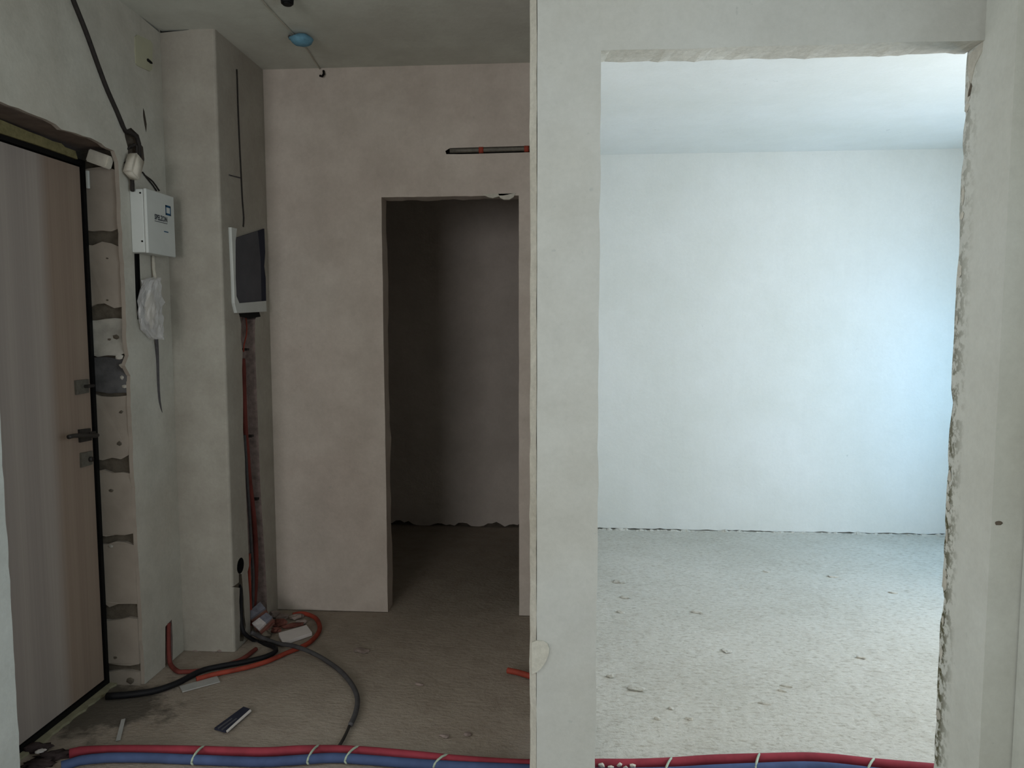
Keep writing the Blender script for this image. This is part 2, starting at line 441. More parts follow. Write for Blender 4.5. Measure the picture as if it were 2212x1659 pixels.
# masonry core behind the plaster skin
core_bm = bmesh.new()
add_box(core_bm, (-2.05, DR + 0.014, 0), (XA - 0.016, 3.16, HC))
add_box(core_bm, (-2.05, 1.95, max(p.z for p in head) + 0.03), (XA - 0.016, DR + 0.014, HC))
core = link_mesh('masonry', core_bm, M['mortar'], wall_entry)
lintel = box('lintel', (-1.92, 1.95, 2.116), (XA - 0.020, DR + 0.012, max(p.z for p in head) + 0.03), M['lintel'], wall_entry)
# door-reveal blocks, each with broken corners
def reveal_block(y0, y1, mat, seed, wob=0.006):
    r = random.Random(seed)
    tl, tr, br, bl = (at_y(186, y0, DR), at_y(262, y0, DR), at_y(300, y1, DR), at_y(225, y1, DR))
    x0, x1 = XD - 0.02, XA - 0.014
    zt, zb = at_y(230, y0, DR).z, at_y(240, y1, DR).z
    A = []
    for i in range(5): A.append(Vector((x0 + (x1 - x0) * i / 4, DR + r.uniform(-.002, .002), zt + r.uniform(-wob, wob) - (0.012 * r.random() if i in (0, 4) else 0))))
    for i in range(5): A.append(Vector((x1 - (x1 - x0) * i / 4, DR + r.uniform(-.002, .002), zb + r.uniform(-wob, wob) + (0.012 * r.random() if i in (0, 4) else 0))))
    B = [p + Vector((0, 0.03, 0)) for p in A]
    return loop_slab('block', A, B, mat, wall_entry)
for k, (a, b, mt, wb) in enumerate(((362, 499, 'block', .003), (526, 662, 'block', .012), (690, 770, 'block_white', .006), (772, 849, 'block_dark', .008),
                                    (852, 992, 'block', .012), (1018, 1158, 'block', .008), (1172, 1308, 'block', .009), (1336, 1440, 'block', .010), (1446, 1482, 'block', .01))):
    reveal_block(a, b, M[mt], 20 + k, wb)
# dabs of mortar and old plaster clinging to the reveal
for k, (px, py, s) in enumerate(((252, 728, .014), (236, 733, .008), (262, 890, .010), (258, 958, .012), (240, 1060, .012), (250, 1420, .012), (282, 1470, .02), (232, 558, .006), (232, 648, .007))):
    p = at_y(px, py, DR); blob('mortar_dab', p, (s, .004, s * .7), M['mortar'], wall_entry, k, .5, 1)
for k, (px, py, s) in enumerate(((262, 790, .012), (264, 815, .010), (270, 835, .012), (258, 772, .016), (240, 1180, .010))):
    p = at_y(px, py, DR); blob('plaster_dab', p, (s, .006, s * .8), M['block_white'], wall_entry, k + 30, .5, 1)

# cable chase hole above the meter box, plus the two little gouges
hole = [at_x(px, py, XA) for px, py in ((268, 282), (283, 276), (300, 292), (303, 310), (309, 318), (312, 345), (306, 372), (282, 372), (277, 350), (276, 318), (270, 296))]
cut(wall_entry, hole, (-0.012, 0, 0), M['concrete'])
cut(wall_entry, [at_x(px, py, XA) for px, py in ((309, 233), (312, 240), (317, 268), (316, 287), (312, 270), (309, 250))], (-0.010, 0, 0), M['concrete'])
cut(wall_entry, [at_x(px, py, XA) for px, py in ((290, 548), (301, 548), (303, 600), (305, 650), (301, 690), (297, 690), (293, 640))], (-0.011, 0, 0), M['hole'])
cut(wall_entry, [Vector((XA, y, z)) for y, z in ((2.80, HC + .01), (3.082, HC + .01), (3.082, HC - .010), (2.98, HC - .004))], (-0.012, 0, 0), M['hole'])

# ------------------------------------------------------------------ pillar (wall jog) with its chase
bm = bmesh.new(); add_box(bm, (-2.05, DP, 0), (XP, 3.75, HC))
es = [e for e in bm.edges if all(abs(v.co.x - XP) < 1e-5 and abs(v.co.y - DP) < 1e-5 for v in e.verts)]
bmesh.ops.bevel(bm, geom=es, offset=0.012, segments=3, affect='EDGES', profile=0.5)
wall_pillar = link_mesh('wall_pillar', bm, M['pillar'])
struct(wall_pillar, 'plastered pillar projecting in the hall corner beside the entry door', 'wall')
chase_l = [(517, 680), (521, 700), (520, 730), (524, 760), (523, 800), (525, 860), (525, 930), (529, 990), (531, 1060), (534, 1120), (537, 1190), (538, 1222), (535, 1235), (539, 1290), (541, 1345), (541, 1388)]
chase_r = [(580, 1388), (577, 1320), (575, 1250), (571, 1190), (566, 1110), (562, 1040), (559, 960), (556, 880), (553, 800), (551, 740), (551, 690), (556, 681)]
ch = [at_x(px, py, XP) for px, py in chase_l + chase_r]
for p in ch: p.z = max(p.z, -0.01)
cut(wall_pillar, ch, (-0.045, 0, 0), M['chase'])
# cut for the cable down from the socket hole
cut(wall_pillar, [at_x(px, py, XP) for px, py in ((516, 1240), (522, 1240), (524, 1262), (526, 1290), (528, 1330), (531, 1352), (526, 1385), (518, 1385), (519, 1340), (517, 1300), (518, 1270), (503, 1268), (516, 1258))], (-0.02, 0, 0), M['mortar'])
p = at_x(519.5, 1222, XP)
cut(wall_pillar, [Vector((XP, p.y + 0.036 * math.cos(a), p.z + 0.036 * math.sin(a))) for a in (2 * math.pi * k / 20 for k in range(20))], (-0.04, 0, 0), M['hole'])
cut(wall_pillar, [Vector((x, DP, z)) for x, z in ((XA + .001, HC + .01), (-1.56, HC + .01), (-1.56, HC - .002), (XA + .001, HC - .010))], (0, 0.012, 0), M['hole'])
cut(wall_entry, [at_x(px, py, XA) for px, py in ((357, 1354), (371, 1338), (373, 1380), (373, 1452), (357, 1462))], (-0.013, 0, 0), M['chase'])
for k, (px, py, s) in enumerate(((423, 1407, .010), (438, 1412, .012), (462, 1410, .010), (474, 1406, .008))):
    q = at_y(px, py, DP); blob('plaster_scab', q, (s * 1.6, .004, s * .7), M['rubble'], wall_pillar, k, .5, 1)

# ------------------------------------------------------------------ back wall of the hall with the dark doorway
def U(y, seed, amp_s, amp_h, xl, xr, zt, n=26):
    """outline of a wall in the plane y with one doorway; ragged along the opening"""
    x0, x1 = -2.05, 0.08
    pts = [Vector((x0, y, 0)), Vector((x0, y, HC)), Vector((x1, y, HC)), Vector((x1, y, 0))]
    pts += ragged((xr, y, 0), (xr, y, zt), n, amp_s, seed, (0,))
    pts += ragged((xr, y, zt), (xl, y, zt), n, amp_h, seed + 1, (2,))
    pts += ragged((xl, y, zt), (xl, y, 0), n, amp_s, seed + 2, (0,)) + [Vector((xl, y, 0))]
    return pts
wall_hall_back = loop_slab('wall_hall_back', U(DB, 5, .0015, .0015, XL, XR, ZL), U(DB + .1, 8, .008, .004, XL, XR + .004, ZL), M['hall'])
struct(wall_hall_back, 'warm grey plastered end wall of the hall with an unlit doorway', 'wall')
sl = [at_y(px, py, DB) for px, py in ((964, 333), (962, 326), (972, 320), (1147, 315), (1200, 313), (1200, 329), (1142, 329), (1000, 333))]
cut(wall_hall_back, sl, (0, 0.03, 0), M['hole'])
# rags of plaster hanging under the right end of the lintel
for k, pl in enumerate((((1040, 419), (1108, 418), (1074, 425), (1064, 428), (1055, 426), (1046, 422)), ((1076, 418), (1114, 417), (1109, 426), (1100, 431), (1088, 431), (1080, 427)))):
    poly('plaster_flake', [at_y(x, y, DB - 0.003) for x, y in pl], (0, 0.022, 0), M['edge'], wall_hall_back)
# wall between the hall and the bright room (pipe hole left near the partition)
bm = bmesh.new()
add_box(bm, (-0.08, D1, 0.07), (0.08, 2.62, HC)); add_box(bm, (-0.08, 2.62, 0), (0.08, DB, HC)); add_box(bm, (-0.08, DB + .1, 0), (0.08, DW + .05, HC))
struct(link_mesh('wall_hall_right', bm, M['hall']), 'plastered wall between the dark hall and the bright room', 'wall')
struct(box('wall_store_left', (-1.75, DB + .1, 0), (-1.6, DW + .05, HC), M['dark_room']), 'plastered side wall of the unlit room behind the doorway', 'wall')
# far wall: plaster stops short of the floor
def far(name, x0, x1, mat, gap, seed, label):
    n = int((x1 - x0) / 0.03)
    low = ragged((x1, DW, gap), (x0, DW, gap), n, gap * 1.1, seed, (2,)) + [Vector((x0, DW, gap))]
    for p in low: p.z = max(0.001, p.z)
    A = [Vector((x0, DW, HC)), Vector((x1, DW, HC))] + low
    o = loop_slab(name, A, [p + Vector((0, .03, 0)) for p in A], mat)
    box('bare_masonry', (x0, DW + .03, 0), (x1, DW + .18, HC), M['concrete'], o)
    return struct(o, label, 'wall')
far('wall_far', 0.08, XB + .1, M['bright'], 0.005, 4, 'white plastered far wall of the sunlit room')
far('wall_store_back', -1.75, -0.08, M['dark_room'], 0.020, 9, 'grey plastered back wall seen through the dark doorway')

# ------------------------------------------------------------------ partition with the big opening
XE0, XE1 = at_y(1160, 800, D0).x, at_y(1145, 800, D0 + .022).x
def part_outline(y, xe, xol, seed, ae, ao, az, n=40):
    pts = ragged((xe, y, 0), (xe, y, HC), n, ae, seed, (0,)) + [Vector((xe, y, HC)), Vector((XOR, y, HC))]
    pts += ragged((XOR, y, ZH), (xol, y, ZH), n, az, seed + 1, (2,))
    pts += ragged((xol, y, ZH), (xol, y, 0), n, ao, seed + 2, (0,)) + [Vector((xol, y, 0))]
    return pts
wall_partition = loop_slab('wall_partition', part_outline(D0, XE0, XOL, 31, .0008, .003, .0014), part_outline(D1, XE0 + .01, XOL - .012, 35, .004, .006, .004), M['partition'], None, M['edge'])
struct(wall_partition, 'light grey plastered partition with a tall doorless opening', 'wall')
e0 = ragged((XE0 - .0015, D0 + .003, 0), (XE0 - .0015, D0 + .003, HC), 60, .0012, 41, (0, 1)) + [Vector((XE0 - .0015, D0 + .003, HC))]
e1 = ragged((XE1, D0 + .022, 0), (XE1, D0 + .022, HC), 60, .0022, 42, (0,)) + [Vector((XE1, D0 + .022, HC))]
loop_slab('plaster_edge', e0 + e1[::-1], [p + Vector((.012, .075, 0)) for p in e0] + [p + Vector((.0, .075, 0)) for p in e1[::-1]], M['edge'], wall_partition)
pp = [(1149, 1388), (1160, 1384), (1174, 1385), (1183, 1391), (1187, 1402), (1185, 1415), (1179, 1430), (1170, 1443), (1160, 1452), (1149, 1456)]
poly('plaster_patch', [at_y(px, py, D0 - .004) for px, py in pp], (0, .006, 0), M['edge'], wall_partition)

# pier on the right
n = 70
fr = [Vector((XOR, DN, HC * i / n)) for i in range(n + 1)]
for i, p in enumerate(fr): p.x += 0.0012 * noise.noise(Vector((i * .5, 3, 0)))
bkp = []
for i in range(n + 1):
    z = HC * i / n; k = noise.noise(Vector((i * .33, 9, 0))) * 1.3 + random.uniform(-.5, .5)
    bkp.append(Vector((XOR + 0.003 + .003 * abs(k), D1 - .004 - .008 * (k + .4), z)))
bm = bmesh.new()
mid = [Vector((XOR, D1 - .045, p.z)) for p in fr]
rear = [Vector((XOR + .03, D1 + .004, p.z)) for p in fr]
rear2 = [Vector((3.15, D1 + .004, p.z)) for p in fr]
fr2 = [Vector((3.15, DN, p.z)) for p in fr]
rings = [[bm.verts.new(c[i]) for c in (fr, mid, bkp, rear, rear2, fr2)] for i in range(n + 1)]
for a, b in zip(rings, rings[1:]):
    for k in range(6): bm.faces.new((a[k], a[(k + 1) % 6], b[(k + 1) % 6], b[k]))
bm.faces.new(rings[0]); bm.faces.new(list(reversed(rings[-1])))
wall_pier = struct(link_mesh('wall_pier', bm, M['pier']), 'light grey plastered pier with a mouldy chipped edge right of the opening', 'wall')
for k, (px, py) in enumerate(((2093, 185), (2092, 205), (2086, 235), (2060, 430), (2066, 470), (2054, 585), (2043, 690), (2034, 1020), (2034, 1085), (2030, 1150), (2030, 1230), (2034, 1255), (2024, 1330), (2022, 1400), (2015, 1530))):
    q = at_x(px, py, XOR); blob('plaster_chip', (XOR, min(q.y, D1 - .026), q.z), (.0018, .007 + .003 * (k % 3), .014 + .010 * (k % 2)), M['edge'], wall_pier, k, .6, 1)
poly('torn_plaster', [at_x(px, py, XOR - .002) for px, py in ((2122, 90), (2092, 120), (2090, 160), (2096, 180), (2106, 140), (2120, 112))], (.006, 0, 0), M['edge'], wall_pier)
dk = at_x(2094, 195, XOR)
poly('scar', [at_x(px, py, XOR - .0015) for px, py in ((2097, 180), (2099, 186), (2094, 207), (2090, 210), (2092, 196))], (.004, 0, 0), M['mortar'], wall_pier)
q = at_y(2157, 1130, DN)
blob('dark_scuff', q, (.010, .003, .006), M['mortar'], wall_pier, 4, .3, 2)

# stub of wall at the left edge of the picture
XS = at_y(44, 1655, D0).x
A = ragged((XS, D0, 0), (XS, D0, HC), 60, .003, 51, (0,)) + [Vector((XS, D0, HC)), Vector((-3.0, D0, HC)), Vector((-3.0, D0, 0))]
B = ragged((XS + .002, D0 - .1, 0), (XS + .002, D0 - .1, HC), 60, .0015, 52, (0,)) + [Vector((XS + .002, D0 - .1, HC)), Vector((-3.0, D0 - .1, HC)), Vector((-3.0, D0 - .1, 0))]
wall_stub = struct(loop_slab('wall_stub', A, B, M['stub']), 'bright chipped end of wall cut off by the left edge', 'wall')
# shell around the camera and the far rooms
def wall_with_window(name, axis, pos, thick, a0, a1, holes, mat, label):
    bm = bmesh.new()
    def b(u0, u1, z0, z1):
        if axis == 'y': add_box(bm, (u0, min(pos, pos + thick), z0), (u1, max(pos, pos + thick), z1))
        else: add_box(bm, (min(pos, pos + thick), u0, z0), (max(pos, pos + thick), u1, z1))
    u = a0
    for (h0, h1, z0, z1) in holes:
        b(u, h0, 0, HC); b(h0, h1, 0, z0); b(h0, h1, z1, HC); u = h1
    b(u, a1, 0, HC)
    return struct(link_mesh(name, bm, mat), label, 'wall')
wall_with_window('wall_back', 'y', YB, -.12, XCL, XCR + .12, [(-2.3, -0.8, .85, 2.25)], M['partition'], 'plastered wall with an added window behind the camera')
wall_with_window('wall_right', 'x', XCR, .12, YB, DN - .004, [(0.05, 1.45, .75, 2.25)], M['pier'], 'grey plastered wall with an added window at the right edge, next to the pier')
wall_with_window('wall_bright_right', 'x', XB, .12, D1, DW + .05, [(2.30, 3.30, .30, 2.30), (3.65, 4.65, .62, 1.75)], M['bright'], 'white plastered window wall of the sunlit room')
def window(name, axis, pos, a0, a1, z0, z1, label):
    bm = bmesh.new(); t = .05
    for (u0, u1, w0, w1) in ((a0, a1, z0, z0 + t), (a0, a1, z1 - t, z1), (a0, a0 + t, z0 + t, z1 - t), (a1 - t, a1, z0 + t, z1 - t), ((a0 + a1) / 2 - .025, (a0 + a1) / 2 + .025, z0 + t, z1 - t)):
        if axis == 'y': add_box(bm, (u0, pos - .10, w0), (u1, pos - .07, w1))
        else: add_box(bm, (pos + .07, u0, w0), (pos + .10, u1, w1))
    return struct(link_mesh(name, bm, M['white_plastic']), label, 'window')
window('added_window_1', 'x', XCR, .05, 1.45, .75, 2.25, 'added unseen white framed window in the right wall beside the camera')  # unseen window added to go with the side lamp
window('added_window_4', 'y', YB, -2.3, -0.8, .85, 2.25, 'added unseen white framed window behind the camera')  # unseen window added where the back lamp shines in
wall_with_window('wall_left', 'x', XCL, -.12, YB - .12, D0 - .1, [(0.0, 1.4, .85, 2.25)], M['partition'], 'plastered left wall beside the camera')
window('added_window_5', 'x', XCL - .16, 0.0, 1.4, .85, 2.25, 'added unseen white framed window in the left wall beside the camera')  # made-up window for the lamp that brightens the pier
window('added_window_2', 'x', XB, 2.30, 3.30, .30, 2.30, 'added unseen white framed window of the sunlit room')  # unseen window added for the neutral fill lamp
window('window_3', 'x', XB, 3.65, 4.65, .62, 1.75, 'white framed window near the far wall')

# ------------------------------------------------------------------ entry door
door = empty('door_1', (XD, 2.30, 0)); struct(door, 'wood-grain laminate entry door in a thin black metal frame', 'door')
P = []
Y0, Y1 = 1.90, DR - .012
P.append(box('leaf', (XD - .06, Y0 + .03, .030), (XD - .004, Y1 - .012, 2.046), M['wood']))
bm = bmesh.new()
add_box(bm, (XD - .07, Y0, 2.052), (XD + .004, DR, 2.074)); add_box(bm, (XD - .07, Y1 - .006, .0), (XD + .004, DR - .001, 2.052))
add_box(bm, (XD - .07, Y0, 0.008), (XD + .004, Y1 - .006, .026)); add_box(bm, (XD - .07, Y0, .026), (XD + .004, Y0 + .025, 2.052)); add_box(bm, (XD - .075, Y0, .008), (XD - .065, DR, 2.07))
P.append(link_mesh('frame', bm, M['black_metal']))
def on_door(px, py, dx=0.0): return at_x(px, py, XD - .004 + dx)
def plate(name, quad, mat, th=.008):
    return poly(name, [on_door(x, y, th) for x, y in quad], (-th, 0, 0), mat)
pl1 = plate('latch_plate', ((164, 822), (192, 819), (193, 848), (166, 853)), M['steel'])
q = on_door(184, 834)
pl1b = box('thumb_turn', (q.x + .006, q.y - .020, q.z - .005), (q.x + .030, q.y + .016, q.z + .006), M['steel_dark'], None, .003)
pl2 = plate('handle_rose', ((172, 928), (196, 925), (199, 951), (174, 956)), M['steel_dark'])
q = on_door(186, 940)
pl2b = tube('lever', [q + Vector((.005, 0, 0)), q + Vector((.045, 0, 0)), q + Vector((.050, -.015, 0)), (on_door(165, 941, .054)), (on_door(148, 944, .054))], .008, M['steel_dark'], None, 8, .01)
pl2c = box('lock_neck', (q.x, q.y + .008, q.z - .010), (q.x + .010, q.y + .046, q.z + .010), M['steel_dark'])
pl3 = plate('lock_plate', ((176, 979), (200, 974), (201, 1003), (177, 1010)), M['steel'])
q = on_door(190, 992)
pl3b = tube('key_cylinder', [q + Vector((.004, 0, 0)), q + Vector((.018, 0, 0))], .010, M['steel_dark'], None, 12, .01)
base_at(door, P + [pl1, pl2, pl3])
for par, chs in ((pl1, [pl1b]), (pl2, [pl2b, pl2c]), (pl3, [pl3b])):
    for o in chs: o.parent = par
foam = []
bm_pts = [at_x(px, py, XD + .012) for px, py in ((-25, 248), (0, 258), (31, 271), (62, 284), (94, 296), (114, 305), (133, 310), (141, 318), (163, 326), (168, 344), (157, 340), (118, 326), (78, 312), (0, 287), (-25, 279))]
fo = poly('foam_seam', bm_pts, (-.05, 0, 0), M['foam']); base_at(door, [fo]); part_label(fo, 'yellow mounting foam squeezed out over the black door head')
sb = bmesh.new(); q0 = Vector((XD + .004, 1.95, 0)); 
A = ragged((XD + .03, 1.95, .006), (XD + .03, DR + .02, .006), 30, .012, 61, (0,)) + [Vector((XD + .03, DR + .02, .006))]
A += [Vector((XD - .05, DR + .02, .010)), Vector((XD - .05, 1.95, .010))]
si = loop_slab('sill', A, [Vector((p.x, p.y, -.02)) for p in A], M['sill']); base_at(door, [si]); sb.free()

# ------------------------------------------------------------------ things on the entry wall
# meter / router box
mb = empty('junction_box', (XA, 2.96, 1.50)); tag(mb, 'white wall-mounted junction box with blue emblem beside the entry door', 'junction box')
BX = XA + .068
y0 = at_x(318, 480, BX).y; y1 = at_x(377, 480, BX).y
zt = at_x(318, 407, BX).z; zb = at_x(320, 546, BX).z
body = box('body', (XA, y0 + .002, zb + .002), (BX - .014, y1, zt - .002), M['white_plastic'], None, .004)
lid = box('lid', (BX - .013, y0, zb), (BX, y1 + .002, zt), M['white_plastic'], None, .004)
scr = []
for z in (zt - .018, zb + .045): scr.append(tube('screw', [Vector((BX - .024, y0 - .0005, z)), Vector((BX - .024, y0 + .006, z))], .0035, M['hole'], None, 8, .01))
base_at(mb, [body, lid] + scr)
def lettering(name, s, y, z, x, size, mat, parent, slant=0):
    cu = bpy.data.curves.new(name, 'FONT'); cu.body = s; cu.size = size; cu.extrude = .0003; cu.offset = .0010; cu.align_x = 'LEFT'
    o = bpy.data.objects.new('tmp', cu); C.objects.link(o)
    me = bpy.data.meshes.new_from_object(o.evaluated_get(bpy.context.evaluated_depsgraph_get()))
    bpy.data.objects.remove(o)
    rot = Matrix.Translation((x, y, z)) @ Matrix.Rotation(math.radians(90), 4, 'Z') @ Matrix.Rotation(math.radians(90), 4, 'X')
    me.transform(rot); me.materials.clear(); me.materials.append(mat)
    ob = bpy.data.objects.new(name, me); C.objects.link(ob); ob.parent = parent
    return ob
q = at_x(334, 472, BX); q2 = at_x(361, 476, BX)
tx = lettering('lettering', 'SPELZON', q.y, q.z - .002, BX + .0004, .0285, M['ink'], None)
wid = max(v.co.y for v in tx.data.vertices) - min(v.co.y for v in tx.data.vertices)
kx = (q2.y - q.y) / wid
for v in tx.data.vertices: v.co.y = q.y + (v.co.y - q.y) * kx
l2 = box('underline', (BX, q.y, q.z - .010), (BX + .0006, q2.y, q.z - .0075), M['ink'])
e = at_x(363, 455, BX); bm = bmesh.new(); a, w = .020, .0055
for (u0, u1, z0, z1) in ((-a, a, a - w * 1.5, a), (-a, a, -a, -a + w * 1.5), (-a, -a + w, -a, a), (a - w, a, -a, a)):
    add_box(bm, (BX, e.y + u0, e.z + z0), (BX + .0007, e.y + u1, e.z + z1))
em = part_label(link_mesh('emblem', bm, M['ink_blue']), 'blue square outline emblem')
e = at_x(359, 501, BX); l3 = box('small_print', (BX, e.y - .016, e.z - .002), (BX + .0006, e.y + .016, e.z + .002), M['ink_blue'])
base_at(mb, [tx, l2, em, l3])

# hanging white terminal case on its cables
tc = empty('terminal_case', at_x(289, 360, XA)); tag(tc, 'small tilted white cable case hanging above the junction box', 'cable case')
ctr = at_x(289, 360, XA + .03)
bm = bmesh.new(); add_box(bm, (-.022, -.030, -.046), (.022, .030, .046)); bmesh.ops.bevel(bm, geom=bm.edges[:], offset=.008, segments=3, affect='EDGES')
bmesh.ops.rotate(bm, verts=bm.verts, cent=(0, 0, 0), matrix=Matrix.Rotation(math.radians(-26), 3, 'X'))
bmesh.ops.translate(bm, verts=bm.verts, vec=ctr); cs = link_mesh('case', bm, M['foam_white'], None, True)
w1 = tube('wire', [at_x(283, 340, XA + .02), at_x(276, 345, XA + .008), at_x(270, 352, XA + .006)], .004, M['cable_dark'], None, 8)
w2 = tube('wire', [at_x(285, 385, XA + .02), at_x(286, 397, XA + .015), at_x(286, 412, XA + .02)], .008, M['cable_dark'], None, 8)
base_at(tc, [cs, w1, w2])
tag(tube('cable', [at_x(150, -22, XA + .006), at_x(160, 5, XA + .006), at_x(186, 70, XA + .006), at_x(213, 145, XA + .006), at_x(232, 195, XA + .006), at_x(252, 240, XA + .006), at_x(271, 283, XA + .008), at_x(284, 288, XA + .012), at_x(296, 296, XA + .012), at_x(300, 310, XA + .012), at_x(300, 340, XA + .014)],
         .0085, M['cable_dark']), 'dark cable slanting down the wall above the entry door', 'cable')
tag(tube('cable', [at_x(274, 322, XA - .004), at_x(282, 318, XA + .008), at_x(290, 312, XA + .009), at_x(295, 316, XA + .012), at_x(296, 340, XA + .012)], .006, M['cable_dark']), 'short dark cable looped in the wall cavity above the white case', 'cable')
for k, pts in enumerate((((308, 372), (318, 385), (330, 400), (338, 412)), ((312, 378), (330, 392), (344, 412)))):
    tag(tube('wire', [at_x(px, py, XA + .004) for px, py in pts], .003, M['cable_dark']),
        ('upper' if k else 'lower') + ' thin brown wire running to the junction box top from the cavity', 'wire')
# blank cover plate high on the wall
cp = empty('cover_plate', at_x(312, 115, XA)); tag(cp, 'blank beige cover plate high on the wall near the pillar', 'cover plate')
c0 = [at_x(px, py, XA + .004) for px, py in ((292, 80), (297, 75), (326, 88), (330, 95), (329, 150), (324, 154), (298, 142), (294, 137))]
cpl = poly('plate', c0, (-.004, 0, 0), M['beige_plastic'])
cph = poly('knockout', [at_x(px, py, XA + .0045) for px, py in ((317, 127), (320, 126), (329, 134), (330, 138), (326, 138), (318, 132))], (-.001, 0, 0), M['hole'])
base_at(cp, [cpl, cph])

# plastic bag round the cable tail
bag = empty('plastic_bag', at_x(328, 670, XA)); tag(bag, 'crumpled clear plastic bag tied round a cable below the junction box', 'bag')
bm = bmesh.new(); rings = []
prof = [(600, .006, 336), (606, .018, 326), (616, .021, 326), (628, .024, 326), (640, .027, 325), (652, .030, 325), (664, .031, 325), (676, .032, 326), (688, .031, 327), (700, .029, 329), (712, .025, 331), (722, .019, 334), (729, .013, 337), (733, .006, 340)]
for i, (py, r, px) in enumerate(prof):
    c = at_x(px, py, XA + .028); ring = []
    for k in range(28):
        a = 2 * math.pi * k / 28
        f = 1 + .30 * noise.noise(Vector((math.cos(a) * 2.2, math.sin(a) * 2.2, i * .5))) + .34 * noise.noise(Vector((math.cos(a) * 5 + i * .35, math.sin(a) * 5, i * .7)))
        ring.append(bm.verts.new((max(XA + .001, c.x + .026 * math.sin(a) * f), c.y + r * 2.3 * math.cos(a) * f, c.z + .006 * noise.noise(Vector((k * .9, i, 3))))))
    rings.append(ring)
for a, b in zip(rings, rings[1:]):
    for k in range(28): bm.faces.new((a[k], a[(k + 1) % 28], b[(k + 1) % 28], b[k]))
bf = link_mesh('film', bm, M['film'], None, False)
bk1 = blob('wad', at_x(326, 668, XA + .022), (.016, .035, .065), M['foam_white'], None, 6, .6, 3)
base_at(bag, [bf, bk1])
tag(tube('cable', [at_x(331, 552, XA + .010), at_x(332, 580, XA + .012), at_x(336, 603, XA + .020)], .007, M['cable_pale']), 'pale cable dropping from the junction box into the plastic bag', 'cable')
tag(tube('cable', [at_x(338, 733, XA + .012), at_x(340, 770, XA + .004), at_x(342, 830, XA + .003), at_x(345, 868, XA + .002), at_x(349, 892, XA - .004)], .007, M['cable_grey'], None, 8, .02, 0, .006, True, .004), 'grey cable end hanging below the plastic bag', 'cable')

# white offcuts wedged in the corner of the door head
fw = at_y(216, 344, 2.735)
bm = bmesh.new(); add_box(bm, (-.041, -.02, -.024), (.041, .02, .024)); bmesh.ops.bevel(bm, geom=bm.edges[:], offset=.004, segments=2, affect='EDGES')
bmesh.ops.rotate(bm, verts=bm.verts, cent=(0, 0, 0), matrix=Matrix.Rotation(math.radians(20), 3, 'Y')); bmesh.ops.translate(bm, verts=bm.verts, vec=fw)
tag(link_mesh('foam_block', bm, M['foam_white']), 'white block jammed into the upper corner of the entry door opening', 'block')
q = at_y(190, 388, DR - .006)
tag(box('plastic_shim', (q.x - .006, DR - .012, q.z - .034), (q.x + .006, DR - .002, q.z + .034), M['white_plastic'], None, .003), 'small white upright shim beside the top of the door frame', 'shim')

# ------------------------------------------------------------------ things on the pillar side
tag(tube('cable', [at_x(px, py, XP + .001) for px, py in ((511, 150), (512, 175), (514, 240), (517, 310), (520, 370), (523, 430), (526, 470), (525, 490))], .0045, M['cable_dark']), 'thin dark cable running down the pillar to the flush box', 'cable')
tag(tube('wire', [at_x(px, py, XP + .002) for px, py in ((495, 378), (506, 381), (519, 384))], .0025, M['cable_grey']), 'short grey wire stub branching from the cable on the pillar', 'wire')
fb = empty('flush_box', at_x(540, 590, XP)); tag(fb, 'flush distribution box with a grey sheet cover on the pillar side', 'distribution box')
fl = poly('flange', [at_x(px, py, XP + .014) for px, py in ((500, 491), (512, 494), (509, 520), (509, 600), (511, 640), (517, 655), (575, 650), (576, 673), (512, 676), (507, 655), (505, 600))], (-.014, 0, 0), M['white_plastic'])
gs = poly('cover_sheet', [at_x(px, py, XP + .008) for px, py in ((510, 514), (557, 499), (563, 560), (565, 651), (516, 655), (511, 630), (510, 600))], (-.008, 0, 0), M['grey_sheet'])
ns = poly('dark_lining', [at_x(px, py, XP + .007) for px, py in ((557, 499), (571, 494), (573, 545), (571, 575), (574, 600), (575, 650), (565, 651), (563, 560))], (-.007, 0, 0), M['navy_sheet'])
sh = poly('knockout_gap', [at_x(px, py, XP + .001) for px, py in ((516, 677), (560, 674), (563, 684), (540, 688), (519, 684))], (-.002, 0, 0), M['hole'])
base_at(fb, [fl, gs, ns, sh])
so = empty('socket_box', at_x(519.5, 1222, XP)); tag(so, 'round back box sunk in the pillar side near the floor', 'socket box')
q = at_x(519.5, 1222, XP)
ring = tube('cup', [Vector((XP - .041, q.y, q.z)), Vector((XP - .028, q.y, q.z))], .0355, M['cable_grey'], None, 16, .01)
base_at(so, [ring])
XC = XP - .020
tag(tube('conduit', [at_x(px, py, XC) for px, py in ((524, 775), (526, 800), (527, 850), (529, 900), (531, 940), (534, 975), (538, 1030), (545, 1090), (550, 1140), (553, 1200), (552, 1260), (549, 1310), (549, 1340))], .0125, M['red_dusty'], None, 10, .02, .18, .007), 'red corrugated conduit in the wall chase below the flush box', 'conduit')
tag(tube('conduit', [at_x(px, py, XP - .010) for px, py in ((539, 1196), (538, 1225), (539, 1260), (541, 1310), (543, 1350))], .008, M['red_conduit'], None, 10, .02, .18, .007), 'short orange conduit at the left foot of the wall chase', 'conduit')
tag(tube('cable', [at_x(px, py, XP - .012) for px, py in ((528, 940), (531, 985), (535, 1050), (539, 1110), (543, 1180), (547, 1250), (545, 1340))], .007, M['cable_grey']), 'grey cable beside the red conduit in the wall chase', 'cable')
tag(tube('wire', [at_x(px, py, XP - .010) for px, py in ((531, 684), (533, 705), (532, 725), (527, 745), (526, 760))], .003, M['red_conduit']), 'thin red wire hanging from the flush box into the chase', 'wire')
